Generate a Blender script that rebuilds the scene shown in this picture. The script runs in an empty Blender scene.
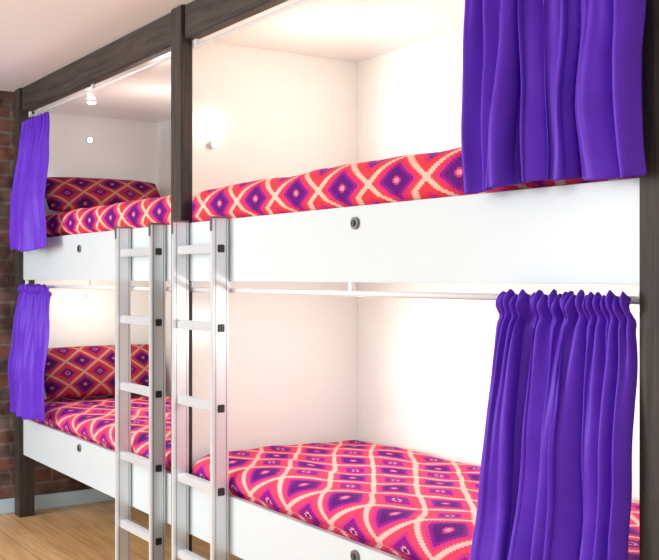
import bpy, bmesh, math, random
from mathutils import Vector, noise
random.seed(3)
S=bpy.context.scene
try:
    S.view_settings.view_transform='Standard'
except Exception: pass

# ---------------- materials ----------------
def newmat(n):
    m=bpy.data.materials.new(n); m.use_nodes=True
    nt=m.node_tree; b=nt.nodes['Principled BSDF']
    return m,nt,b
def plain(n,c,r=.5,metal=0,spec=.5,bump=0,bscale=40,var=0):
    m,nt,b=newmat(n)
    b.inputs['Base Color'].default_value=(*c,1); b.inputs['Roughness'].default_value=r
    b.inputs['Metallic'].default_value=metal
    b.inputs['Specular IOR Level'].default_value=spec
    tc=nt.nodes.new('ShaderNodeTexCoord'); nz=nt.nodes.new('ShaderNodeTexNoise')
    nz.inputs['Scale'].default_value=bscale; nt.links.new(tc.outputs['Object'],nz.inputs['Vector'])
    if bump:
        bp=nt.nodes.new('ShaderNodeBump'); bp.inputs['Strength'].default_value=bump; bp.inputs['Distance'].default_value=.005
        nt.links.new(nz.outputs['Fac'],bp.inputs['Height']); nt.links.new(bp.outputs['Normal'],b.inputs['Normal'])
    if var:
        mx=nt.nodes.new('ShaderNodeMix'); mx.data_type='RGBA'
        mx.inputs[6].default_value=(*[x*(1-var) for x in c],1); mx.inputs[7].default_value=(*[min(1,x*(1+var)) for x in c],1)
        nt.links.new(nz.outputs['Fac'],mx.inputs[0]); nt.links.new(mx.outputs[2],b.inputs['Base Color'])
    return m
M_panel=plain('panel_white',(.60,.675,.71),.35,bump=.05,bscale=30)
M_inner=plain('inner_white',(.84,.865,.82),.2,bump=.04,bscale=6,spec=.6)
M_ceil=plain('ceiling_paint',(.78,.81,.83),.8,bump=.1,bscale=15)
M_wall=plain('wall_paint',(.75,.73,.7),.8,bump=.1,bscale=15)
M_alu=plain('aluminium',(.74,.78,.82),.36,metal=.45,bump=.02,bscale=80)
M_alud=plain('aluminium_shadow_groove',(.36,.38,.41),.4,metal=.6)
M_black=plain('black_plastic',(.02,.02,.022),.4)
M_steel=plain('lock_steel',(.25,.25,.26),.35,metal=.8)
M_rod=plain('rod_white',(.75,.76,.78),.35)
M_base=plain('baseboard_paint',(.55,.72,.82),.4)

def wood(n,c1,c2,stretch,rough=.6,bump=.4):
    m,nt,b=newmat(n)
    tc=nt.nodes.new('ShaderNodeTexCoord'); mp=nt.nodes.new('ShaderNodeMapping')
    mp.inputs['Scale'].default_value=stretch
    nz=nt.nodes.new('ShaderNodeTexNoise'); nz.inputs['Scale'].default_value=1; nz.inputs['Detail'].default_value=8; nz.inputs['Roughness'].default_value=.7
    cr=nt.nodes.new('ShaderNodeValToRGB'); cr.color_ramp.elements[0].color=(*c1,1); cr.color_ramp.elements[1].color=(*c2,1)
    cr.color_ramp.elements[0].position=.35; cr.color_ramp.elements[1].position=.7
    bp=nt.nodes.new('ShaderNodeBump'); bp.inputs['Strength'].default_value=bump; bp.inputs['Distance'].default_value=.01
    L=nt.links.new
    L(tc.outputs['Object'],mp.inputs[0]); L(mp.outputs[0],nz.inputs['Vector']); L(nz.outputs['Fac'],cr.inputs[0])
    L(cr.outputs[0],b.inputs['Base Color']); L(nz.outputs['Fac'],bp.inputs['Height']); L(bp.outputs[0],b.inputs['Normal'])
    b.inputs['Roughness'].default_value=rough
    return m
M_post=wood('dark_wood_vertical',(.011,.008,.006),(.058,.041,.032),(60,60,4))
M_beam=wood('dark_wood_beam',(.011,.008,.006),(.07,.050,.038),(4,60,60))

def fabric_purple():
    m,nt,b=newmat('purple_satin'); L=nt.links.new
    b.inputs['Roughness'].default_value=.45
    b.inputs['Sheen Weight'].default_value=.08
    b.inputs['Sheen Tint'].default_value=(.5,.35,1,1)
    b.inputs['Specular IOR Level'].default_value=.35
    b.inputs['Specular Tint'].default_value=(.6,.5,1,1)
    tc=nt.nodes.new('ShaderNodeTexCoord'); nz=nt.nodes.new('ShaderNodeTexNoise'); nz.inputs['Scale'].default_value=14; nz.inputs['Detail'].default_value=3
    cr=nt.nodes.new('ShaderNodeValToRGB'); cr.color_ramp.elements[0].color=(.088,.018,.42,1); cr.color_ramp.elements[1].color=(.13,.032,.57,1)
    L(tc.outputs['Object'],nz.inputs['Vector']); L(nz.outputs['Fac'],cr.inputs[0]); L(cr.outputs[0],b.inputs['Base Color'])
    bp=nt.nodes.new('ShaderNodeBump'); bp.inputs['Strength'].default_value=.2; bp.inputs['Distance'].default_value=.01
    L(nz.outputs['Fac'],bp.inputs['Height']); L(bp.outputs[0],b.inputs['Normal'])
    return m
M_curt=fabric_purple()

def ikat(n,pu,pv,dark=1.0,ou=0,ov=0,pinky=0):
    m,nt,b=newmat(n); L=nt.links.new
    def mt(op,a,bb=None,c=None):
        nd=nt.nodes.new('ShaderNodeMath'); nd.operation=op
        for i,v in enumerate((a,bb,c)):
            if v is None: continue
            if isinstance(v,(int,float)): nd.inputs[i].default_value=v
            else: L(v,nd.inputs[i])
        return nd.outputs[0]
    uv=nt.nodes.new('ShaderNodeUVMap'); sp=nt.nodes.new('ShaderNodeSeparateXYZ'); L(uv.outputs[0],sp.inputs[0])
    N=28
    def cell(s,p,o):
        x=mt('ADD',mt('DIVIDE',s,p),o+50)
        q=mt('DIVIDE',mt('ADD',mt('FLOOR',mt('MULTIPLY',x,N)),.5),N)
        f=mt('FRACT',q)
        return mt('ABSOLUTE',mt('SUBTRACT',f,.5)),x
    a,x=cell(sp.outputs[0],pu,ou); c,y=cell(sp.outputs[1],pv,ov)
    mm=mt('ADD',a,c)
    isB=mt('GREATER_THAN',mm,.5)
    r=mt('MINIMUM',mm,mt('SUBTRACT',1.0,mm))
    r=mt('MULTIPLY',r,2.0)
    def ramp(stops):
        cr=nt.nodes.new('ShaderNodeValToRGB'); cr.color_ramp.interpolation='CONSTANT'
        e=cr.color_ramp.elements
        e[0].position=stops[0][0]; e[0].color=(*[v*dark for v in stops[0][1]],1)
        e[1].position=stops[1][0]; e[1].color=(*[v*dark for v in stops[1][1]],1)
        for p,col in stops[2:]:
            k=e.new(p); k.color=(*[v*dark for v in col],1)
        L(r,cr.inputs[0]); return cr.outputs[0]
    cream=(.86,.50,.40); coral=(.80,.050,.065); pink=(.66,.030,.16); purp=(.10,.009,.18); plum=(.24,.010,.24); lil=(.82,.30,.40)
    if pinky: coral=(.78,.060,.13); cream=(.86,.50,.45); pink=(.62,.035,.23)
    A=ramp([(0,lil),(.10,pink),(.18,purp),(.48,plum),(.60,pink),(.74,coral),(.9,cream)])
    B=ramp([(0,purp),(.12,lil),(.19,plum),(.46,pink),(.62,coral),(.9,cream)])
    mx=nt.nodes.new('ShaderNodeMix'); mx.data_type='RGBA'
    L(isB,mx.inputs[0]); L(A,mx.inputs[6]); L(B,mx.inputs[7])
    L(mx.outputs[2],b.inputs['Base Color'])
    b.inputs['Roughness'].default_value=.85; b.inputs['Specular IOR Level'].default_value=.15
    return m
M_blanket=ikat('ikat_blanket',.25,.17,.95,.1,.15)
M_blanket2=ikat('ikat_blanket_pink',.235,.17,.93,.0,.0,1)
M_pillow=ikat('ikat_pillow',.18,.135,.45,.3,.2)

def brick():
    m,nt,b=newmat('brick'); L=nt.links.new
    tc=nt.nodes.new('ShaderNodeTexCoord'); sp=nt.nodes.new('ShaderNodeSeparateXYZ'); cb=nt.nodes.new('ShaderNodeCombineXYZ')
    L(tc.outputs['Object'],sp.inputs[0]); L(sp.outputs['Y'],cb.inputs[0]); L(sp.outputs['Z'],cb.inputs[1])
    br=nt.nodes.new('ShaderNodeTexBrick'); br.inputs['Scale'].default_value=1
    br.inputs['Brick Width'].default_value=.22; br.inputs['Row Height'].default_value=.075; br.inputs['Mortar Size'].default_value=.007
    br.inputs['Color1'].default_value=(.19,.08,.05,1); br.inputs['Color2'].default_value=(.11,.09,.08,1); br.inputs['Mortar'].default_value=(.18,.155,.14,1)
    nz=nt.nodes.new('ShaderNodeTexNoise'); nz.inputs['Scale'].default_value=9; nz.inputs['Detail'].default_value=6
    cr=nt.nodes.new('ShaderNodeValToRGB'); cr.color_ramp.elements[0].position=.35; cr.color_ramp.elements[1].position=.68
    cr.color_ramp.elements[0].color=(.35,.3,.3,1); cr.color_ramp.elements[1].color=(1.6,1.5,1.5,1)
    mx=nt.nodes.new('ShaderNodeMix'); mx.data_type='RGBA'; mx.blend_type='MULTIPLY'; mx.inputs[0].default_value=1
    L(cb.outputs[0],br.inputs['Vector']); L(tc.outputs['Object'],nz.inputs['Vector']); L(nz.outputs['Fac'],cr.inputs[0])
    L(br.outputs['Color'],mx.inputs[6]); L(cr.outputs[0],mx.inputs[7]); L(mx.outputs[2],b.inputs['Base Color'])
    bp=nt.nodes.new('ShaderNodeBump'); bp.invert=True; bp.inputs['Strength'].default_value=.8; bp.inputs['Distance'].default_value=.01
    L(br.outputs['Fac'],bp.inputs['Height']); L(bp.outputs[0],b.inputs['Normal']); b.inputs['Roughness'].default_value=.85
    return m
M_brick=brick()
def floorm():
    m,nt,b=newmat('wood_floor'); L=nt.links.new
    tc=nt.nodes.new('ShaderNodeTexCoord')
    br=nt.nodes.new('ShaderNodeTexBrick'); br.inputs['Scale'].default_value=1
    br.inputs['Brick Width'].default_value=1.3; br.inputs['Row Height'].default_value=.13; br.inputs['Mortar Size'].default_value=.002
    br.inputs['Color1'].default_value=(.82,.54,.27,1); br.inputs['Color2'].default_value=(.70,.42,.19,1); br.inputs['Mortar'].default_value=(.34,.19,.09,1)
    mp=nt.nodes.new('ShaderNodeMapping'); mp.inputs['Scale'].default_value=(3,40,1)
    nz=nt.nodes.new('ShaderNodeTexNoise'); nz.inputs['Scale'].default_value=1; nz.inputs['Detail'].default_value=6
    cr=nt.nodes.new('ShaderNodeValToRGB'); cr.color_ramp.elements[0].position=.3; cr.color_ramp.elements[1].position=.7
    cr.color_ramp.elements[0].color=(.75,.7,.65,1); cr.color_ramp.elements[1].color=(1.1,1.1,1.1,1)
    mx=nt.nodes.new('ShaderNodeMix'); mx.data_type='RGBA'; mx.blend_type='MULTIPLY'; mx.inputs[0].default_value=1
    L(tc.outputs['Object'],br.inputs['Vector']); L(tc.outputs['Object'],mp.inputs[0]); L(mp.outputs[0],nz.inputs['Vector']); L(nz.outputs['Fac'],cr.inputs[0])
    L(br.outputs['Color'],mx.inputs[6]); L(cr.outputs[0],mx.inputs[7]); L(mx.outputs[2],b.inputs['Base Color'])
    b.inputs['Roughness'].default_value=.35
    return m
M_floor=floorm()
def emis(n,c,s):
    m,nt,b=newmat(n); b.inputs['Base Color'].default_value=(*c,1)
    b.inputs['Emission Color'].default_value=(*c,1); b.inputs['Emission Strength'].default_value=s
    return m
M_bulb=emis('lamp_glow',(1,.96,.88),14)

# ---------------- helpers ----------------
def link(o,parent=None):
    S.collection.objects.link(o)
    if parent: o.parent=parent
    return o
def empty(n,loc=(0,0,0)):
    e=bpy.data.objects.new(n,None); e.location=loc; e.empty_display_size=.1
    return link(e)
def mesh(n,verts,faces,mat,parent=None,smooth=False,uvs=None):
    me=bpy.data.meshes.new(n); me.from_pydata(verts,[],faces); me.update()
    if uvs:
        l=me.uv_layers.new(name='UVMap')
        for lp in me.loops: l.data[lp.index].uv=uvs[lp.vertex_index]
    me.materials.append(mat)
    if smooth:
        for p in me.polygons: p.use_smooth=True
    return link(bpy.data.objects.new(n,me),parent)
def box(n,x0,x1,y0,y1,z0,z1,mat,parent=None,bev=.0):
    bm=bmesh.new(); bmesh.ops.create_cube(bm,size=1)
    for v in bm.verts:
        v.co=Vector(((v.co.x)*(x1-x0),(v.co.y)*(y1-y0),(v.co.z)*(z1-z0)))
    if bev: bmesh.ops.bevel(bm,geom=bm.edges[:],offset=bev,segments=2,affect='EDGES')
    me=bpy.data.meshes.new(n); bm.to_mesh(me); bm.free(); me.materials.append(mat)
    o=bpy.data.objects.new(n,me); o.location=((x0+x1)/2,(y0+y1)/2,(z0+z1)/2)
    return link(o,parent)
def cyl(n,p0,p1,r,mat,parent=None,seg=24,r2=None):
    p0=Vector(p0);p1=Vector(p1); d=p1-p0
    bm=bmesh.new(); bmesh.ops.create_cone(bm,cap_ends=True,segments=seg,radius1=r,radius2=r if r2 is None else r2,depth=d.length)
    me=bpy.data.meshes.new(n); bm.to_mesh(me); bm.free(); me.materials.append(mat)
    for p in me.polygons: p.use_smooth=len(p.vertices)==4
    o=bpy.data.objects.new(n,me); o.rotation_mode='QUATERNION'; o.rotation_quaternion=Vector((0,0,1)).rotation_difference(d)
    o.location=(p0+p1)/2
    return link(o,parent)

# ---------------- room ----------------
ZC=2.235
box('floor',-5.5,2.0,-5.0,1.0,-.1,0,M_floor)
box('ceiling',-5.5,2.0,-5.0,1.0,ZC,2.33,M_ceil)
box('wall_left',-5.62,-5.5,-5.0,1.0,-.1,2.33,M_brick)
box('wall_back',-5.5,2.0,.9,1.0,0,ZC,M_wall)
box('baseboard_left',-5.5,-5.482,-5.0,.9,0,.075,M_base,bev=.003)
box('baseboard_back',-5.482,2.0,.882,.9,0,.075,M_base,bev=.003)
so=empty('wall_socket',(-5.5,-.158,.245))
box('plate',0,.008,-.043,.043,-.043,.043,M_rod,so,.002)
box('plug',.008,.045,-.02,.02,-.02,.02,M_black,so,.004)

# ---------------- bunk units ----------------
ZT=2.11
XR=-1.338
def bunk(x0,x1):
    e=empty('bunk_bed')
    for z0,z1,nm in ((1.235,1.445,'upper_panel'),(.325,.515,'lower_panel')):
        box(nm,x0,x1,0,.022,z0,z1,M_panel,e,.002)
    box('upper_base',x0,x1,.022,.75,1.24,1.27,M_inner,e)
    box('lower_base',x0,x1,.022,.75,.34,.37,M_inner,e)
    box('back_panel',x0,x1,.753,.775,.33,ZT+.02,M_inner,e)
    box('top_panel',x0,x1,.04,.753,ZT+.004,ZT+.024,M_inner,e)
    return e
bl=bunk(-5.35,-3.485); br=bunk(-3.395,XR)
box('end_panel',-5.37,-5.35,.06,.775,.33,ZT+.02,M_inner,bl)
box('divider_panel',-3.48,-3.396,.023,.775,.33,ZT+.02,M_inner,br)
box('end_panel',XR,XR+.02,.06,.775,.33,ZT+.02,M_inner,br)
box('corner_post',-5.44,-5.35,-.02,.06,0,ZC-.002,M_post,bl,.003)
box('middle_post',-3.485,-3.395,-.022,.022,0,ZC-.002,M_post,br,.003)
box('near_post',XR,XR+.12,-.02,.06,0,ZC-.002,M_post,br,.003)
box('rear_post',-5.44,-5.37,.7,.78,0,ZC-.002,M_post,bl,.003)
box('rear_post',XR+.02,XR+.11,.7,.78,0,ZC-.002,M_post,br,.003)
box('rear_post_mid',-3.48,-3.405,.7,.775,0,.33,M_post,br,.003)
box('top_beam',-5.35,-3.485,-.008,.04,ZT,ZC-.002,M_beam,bl,.003)
box('top_beam',-3.395,XR,-.008,.04,ZT,ZC-.002,M_beam,br,.003)
for x,z,p in ((-2.324,1.398,br),(-2.324,.483,br),(-4.503,1.378,bl),(-4.503,.478,bl)):
    cyl('cam_lock_ring',(x,-.008,z),(x,0.001,z),.017,M_steel,p)
    cyl('cam_lock_core',(x,-.011,z),(x,-.006,z),.009,M_black,p)
    box('keyway',x-.002,x+.002,-.0125,-.0105,z-.006,z+.006,M_steel,p)

# ---------------- curtain rods ----------------
def rod(x0,x1,z,y,r=.009):
    e=empty('curtain_rod')
    cyl('tube',(x0,y,z),(x1,y,z),r,M_rod,e)
    for x in (x0+.01,(x0+x1)/2,x1-.01):
        box('bracket',x-.008,x+.008,y-.006,y+.006,z,z+.03,M_rod,e)
    return e
rod(-3.385,XR-.005,1.204,.012,.008); rod(-5.34,-3.495,1.204,.012,.008)
rod(-3.385,XR-.005,2.085,.030,.006); rod(-5.34,-3.495,2.085,.030,.006)

# ---------------- curtains ----------------
def curtain(tx,bx,zt,zb,yt,yb,folds,seed,amp=.032,headz=.0,hem=.010):
    nu,nv=420,100
    rnd=random.Random(seed)
    ph=[rnd.uniform(0,6.28) for _ in range(10)]
    ws=[rnd.uniform(.5,1.6) for _ in range(int(folds))]; tot=sum(ws)
    edges=[0]
    for w in ws: edges.append(edges[-1]+w/tot)
    dep=[rnd.uniform(.5,1.15) for _ in ws]; slant=[rnd.uniform(-.35,.35) for _ in ws]+[0]
    slant[0]=0
    def fold(s,t):
        ed=[e+ (slant[k]*.12*t if 0<k<len(ws) else 0) for k,e in enumerate(edges)]
        for k in range(len(ws)):
            if s<=ed[k+1] or k==len(ws)-1:
                q=(s-ed[k])/max(1e-4,(ed[k+1]-ed[k])); q=min(1,max(0,q))
                return (math.sin(math.pi*q)**.8)*dep[k]*(.85+.25*math.sin(t*3.3+k*1.7)),q,k
    vs=[];fs=[]
    for j in range(nv+1):
        t=j/nv; z=zt+(zb-zt)*t
        d=zt-z
        for i in range(nu+1):
            s=i/nu
            e=t**.6
            x0=tx[0]+(bx[0]-tx[0])*e; x1=tx[1]+(bx[1]-tx[1])*e
            x=x0+(x1-x0)*s
            y=yt+(yb-yt)*min(1,t*1.6)
            w=1-math.exp(-d/.09)
            h,q,k=fold(s,t)
            fsub=math.sin(2*math.pi*(q*1.5)+ph[k%10]+t*2.2)*(.3+.2*math.sin(k*2.1+t*3))
            fine=math.sin(2*math.pi*folds*2.7*s+ph[5]+.6*math.sin(9*s))
            y+=-amp*1.7*(.2+.8*w)*(h-.45)*(.85+.3*t) -amp*.28*w*fsub -.012*fine*math.exp(-d/.14)
            x+=amp*.55*w*math.sin(2*math.pi*q+.5)*dep[k]*(1 if 0<q<1 else 0)*min(1,4*s)*min(1,4*(1-s))
            zz=z
            if headz and d<headz*2.2:
                # puffed rod pocket, frill above, cinch line below
                y+=-.014*math.sin(math.pi*min(1,d/headz)) + .008*math.exp(-((d-headz*1.25)/.008)**2)
                zz+=(.009*math.sin(2*math.pi*folds*2.7*s+ph[5]+1)+.006*math.sin(2*math.pi*folds*1.1*s+ph[7]))*(1-d/(headz*2.2))
            zz+=(hem*(1-h)+.6*hem*math.sin(2*math.pi*1.2*s+ph[6]))*t**3
            y+=.012*noise.noise(Vector((x*9,z*6,seed)))*w
            x+=.009*noise.noise(Vector((x*5,z*4,seed+9)))
            vs.append((x,y,zz))
    for j in range(nv):
        for i in range(nu):
            a=j*(nu+1)+i; fs.append((a,a+1,a+nu+2,a+nu+1))
    o=mesh('curtain',vs,fs,M_curt,smooth=True)
    sm=o.modifiers.new('smooth','SMOOTH'); sm.factor=.5; sm.iterations=3
    md=o.modifiers.new('thick','SOLIDIFY'); md.thickness=.002
    return o
curtain((-1.81,-1.312),(-1.81,-1.300),2.08,1.437,-.062,-.080,9,1,amp=.036)
curtain((-1.69,-1.345),(-1.805,-1.333),1.212,.30,-.038,-.072,8,5,amp=.033,headz=.04)
curtain((-5.24,-4.86),(-5.31,-4.73),2.04,1.375,-.03,-.095,6,8,amp=.024)
curtain((-5.25,-4.84),(-5.29,-4.83),1.205,.55,-.035,-.07,6,11,amp=.022,headz=.03)

# ---------------- mattresses with bedspread ----------------
def mattress(x0,x1,zb,zt,seed,mat,zp):
    y0,y1=.040,.745; R=.05
    prof=[]
    n=8; k=14
    for i in range(k): prof.append((y0,zb+(zt-R-zb)*i/k))
    for i in range(n+1):
        a=math.pi/2*i/n; prof.append((y0+R-R*math.cos(a),zt-R+R*math.sin(a)))
    for i in range(1,41): prof.append((y0+R+(y1-y0-2*R)*i/40,zt))
    for i in range(1,n+1):
        a=math.pi/2*i/n; prof.append((y1-R+R*math.sin(a),zt-R+R*math.cos(a)))
    prof.append((y1,zb))
    arc=[0]
    for a,b in zip(prof,prof[1:]): arc.append(arc[-1]+math.hypot(b[0]-a[0],b[1]-a[1]))
    xs=[x0+R*(1-math.cos(math.pi/2*i/8)) for i in range(9)]
    N=150
    xs+= [x0+R+(x1-x0-2*R)*i/N for i in range(1,N)]
    xs+= [x1-R*(1-math.cos(math.pi/2*i/8)) for i in range(8,-1,-1)]
    vs=[];uv=[];fs=[]
    m=len(prof)
    for x in xs:
        dx=min(x-x0,x1-x); q=0
        if dx<R: q=R-math.sqrt(max(0,R*R-(R-dx)**2))
        for (y,z),a in zip(prof,arc):
            zz=z-q*((z-zb)/(zt-zb)); 
            yy=y+(q*.4 if y<.3 else -q*.5)
            nn=noise.noise(Vector((x*3.5,a*5,seed)))+.5*noise.noise(Vector((x*9,a*11,seed)))
            if z>zb+.01:
                zz+=.010*nn*((z-zb)/(zt-zb))
                if y<=y0+R and z>zp:
                    f=min(1,(z-zp)/.02)*max(0,1-(y-y0)/(R*1.2))
                    yy+=f*(-.034+.006*nn)
            vs.append((x,yy,zz)); uv.append((x+.012*nn,a+.01*nn))
    for i in range(len(xs)-1):
        for j in range(m-1):
            a=i*m+j; fs.append((a,a+m,a+m+1,a+1))
    fs.append(tuple(range(m))); fs.append(tuple(reversed(range((len(xs)-1)*m,len(xs)*m))))
    return mesh('mattress',vs,fs,mat,smooth=True,uvs=uv)
mattress(-3.388,XR-.012,1.272,1.572,1.0,M_blanket,1.449)
mattress(-3.388,XR-.012,.372,.612,2.0,M_blanket2,.519)
mattress(-5.345,-3.495,1.272,1.568,3.0,M_blanket,1.449)
mattress(-5.345,-3.495,.372,.610,4.0,M_blanket2,.519)

# ---------------- pillows ----------------
def pillow(cx,cy,cz,W,H,T,tilt):
    n=40; vs=[];uv=[];fs=[]
    for side in (1,-1):
        for i in range(n+1):
            for j in range(n+1):
                a=-1+2*i/n; b=-1+2*j/n
                pin=1-.05*(a*a)*(b*b)
                th=T*(max(0,(1-abs(a)**2.6)*(1-abs(b)**2.6)))**.45
                w=a*W*pin*(1-.035*(1-abs(b)**2)); h=b*H*pin*(1-.05*(1-abs(a)**2))
                nn=noise.noise(Vector((a*2.5,b*2.5,side+cz*3)))*.01
                X=side*(th+ nn*(th/T)); 
                x=X*math.cos(tilt)-h*math.sin(tilt); z=X*math.sin(tilt)+h*math.cos(tilt)
                vs.append((x,w,z)); uv.append((a*W+.01*a,b*H))
    m=(n+1)**2
    for sd in (0,1):
        for i in range(n):
            for j in range(n):
                k=sd*m+i*(n+1)+j
                f=(k,k+n+1,k+n+2,k+1); fs.append(f if sd==0 else f[::-1])
    o=mesh('pillow',vs,fs,M_pillow,smooth=True,uvs=uv); o.location=(cx,cy,cz)
    bm=bmesh.new(); bm.from_mesh(o.data); bmesh.ops.remove_doubles(bm,verts=bm.verts,dist=.0004); bm.to_mesh(o.data); bm.free()
    return o
pillow(-5.20,.385,1.676,.335,.115,.06,math.radians(38))
pillow(-5.205,.385,.756,.345,.145,.07,math.radians(26))

# ---------------- ladders ----------------
def ladder(xl,xr):
    e=empty('ladder')
    y0,y1=-.065,-.005; ztop=1.448
    for nm,x in (('rail_far',xl),('rail_near',xr)):
        box(nm+'_web',x-.022,x,y0,y1,0,ztop,M_alu,e,.003)
        for k,yy in enumerate((y0+.009,y1-.011)):
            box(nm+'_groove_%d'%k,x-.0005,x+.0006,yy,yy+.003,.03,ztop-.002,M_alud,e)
        box(nm+'_foot',x-.024,x+.002,y0-.002,y1+.002,0,.03,M_black,e,.003)
        box(nm+'_cap',x-.023,x+.001,y0-.001,y1+.001,ztop-.004,ztop+.004,M_steel,e,.002)
        box(nm+'_hook_front',x-.018,x-.004,y0-.003,y0+.003,ztop-.045,ztop+.002,M_steel,e,.001)
    for i,z in enumerate((1.345,1.080,.812,.535,.262)):
        box('rung_%d'%(i+1),xl-.018,xr-.004,y0+.014,y1-.012,z-.014,z+.014,M_alu,e,.003)
        for k in range(3):
            yy=y0+.022+k*.009
            box('tread_rib_%d_%d'%(i+1,k),xl-.016,xr-.006,yy,yy+.003,z+.014,z+.0165,M_alu,e)
        box('rung_plug_%d'%(i+1),xr-.001,xr+.004,y0+.018,y1-.017,z-.013,z+.013,M_black,e,.002)
        box('rung_cap_%d'%(i+1),xl-.026,xl-.021,y0+.018,y1-.017,z-.013,z+.013,M_black,e,.002)
    return e
ladder(-3.90,-3.565); ladder(-3.365,-3.06)

# ---------------- lamps and added interior fill ----------------
def walllamp(x,y,z):
    e=empty('reading_lamp')
    cyl('mount',(x,y,z),(x+.008,y,z),.015,M_rod,e)
    cyl('shade',(x+.008,y,z),(x+.025,y,z),.008,M_rod,e,r2=.013)
    cyl('bulb',(x+.025,y,z),(x+.029,y,z),.012,M_bulb,e)
def ceillamp(x,y,z):
    e=empty('ceiling_downlight')
    cyl('trim',(x,y,z),(x,y,z-.006),.026,M_rod,e)
    cyl('bulb',(x,y,z-.006),(x,y,z-.012),.018,M_bulb,e)
def ptl(x,y,z,p,c=(1,.96,.89),r=.07):  # interior point light: boosts the lamps, adds fill where none stands
    l=bpy.data.lights.new('lamp_fill','POINT'); l.energy=p; l.color=c; l.shadow_soft_size=r
    o=bpy.data.objects.new('lamp_fill',l); o.location=(x,y,z); link(o)
ceillamp(-4.87,.19,ZT+.004); walllamp(-5.35,.35,1.985); walllamp(-5.35,.35,1.145)
walllamp(-3.396,.10,1.735)
ceillamp(-1.9,.40,ZT+.004)  # added downlight kept out of view, stands in as source for interior light
ptl(-4.4,.35,1.85,4.0); ptl(-5.05,.33,1.10,2.4,(1,.93,.8)); ptl(-4.3,.33,1.06,3.2)
ptl(-2.9,.33,1.88,4.2,(1,.93,.78)); ptl(-2.1,.33,1.84,3.6); ptl(-2.8,.33,1.04,4.0)
ptl(-2.1,.33,1.06,3.8)  # added fill, the lower right bunk has no lamp

# ---------------- lighting ----------------
w=bpy.data.worlds.new('world'); S.world=w; w.use_nodes=True
w.node_tree.nodes['Background'].inputs[0].default_value=(.90,.95,1,1)
w.node_tree.nodes['Background'].inputs[1].default_value=1.0
def area(n,loc,tgt,sx,sy,p,c):
    l=bpy.data.lights.new(n,'AREA'); l.shape='RECTANGLE'; l.size=sx; l.size_y=sy; l.energy=p; l.color=c
    o=bpy.data.objects.new(n,l); o.location=loc
    o.rotation_euler=(Vector(tgt)-Vector(loc)).to_track_quat('-Z','Y').to_euler(); link(o)
area('side_key',(-4.6,-4.4,1.5),(-2.3,0,1.1),1.4,1.5,140,(.94,.97,1))  # added key light from the side to shade curtain folds, no window here
area('room_light',(-2.6,-2.4,2.18),(-2.6,-2.4,0),2.0,.8,28,(1,.98,.95))
area('ceiling_fill',(-3.6,-2.9,.9),(-4.2,-1.2,2.2),1.2,.6,22,(.90,.95,1))  # added upward fill that brightens the room ceiling, no fitting here

# ---------------- camera ----------------
cd=bpy.data.cameras.new('camera'); cam=bpy.data.objects.new('camera',cd); link(cam)
cam.location=(0,-1.62,1.25)
th=math.radians(33.4)
F=Vector((-math.cos(th),math.sin(th),0))
cam.rotation_euler=F.to_track_quat('-Z','Y').to_euler()
cd.sensor_width=36; cd.lens=36*1030/659
cd.shift_y=-3/659
cd.clip_start=.05
S.camera=cam
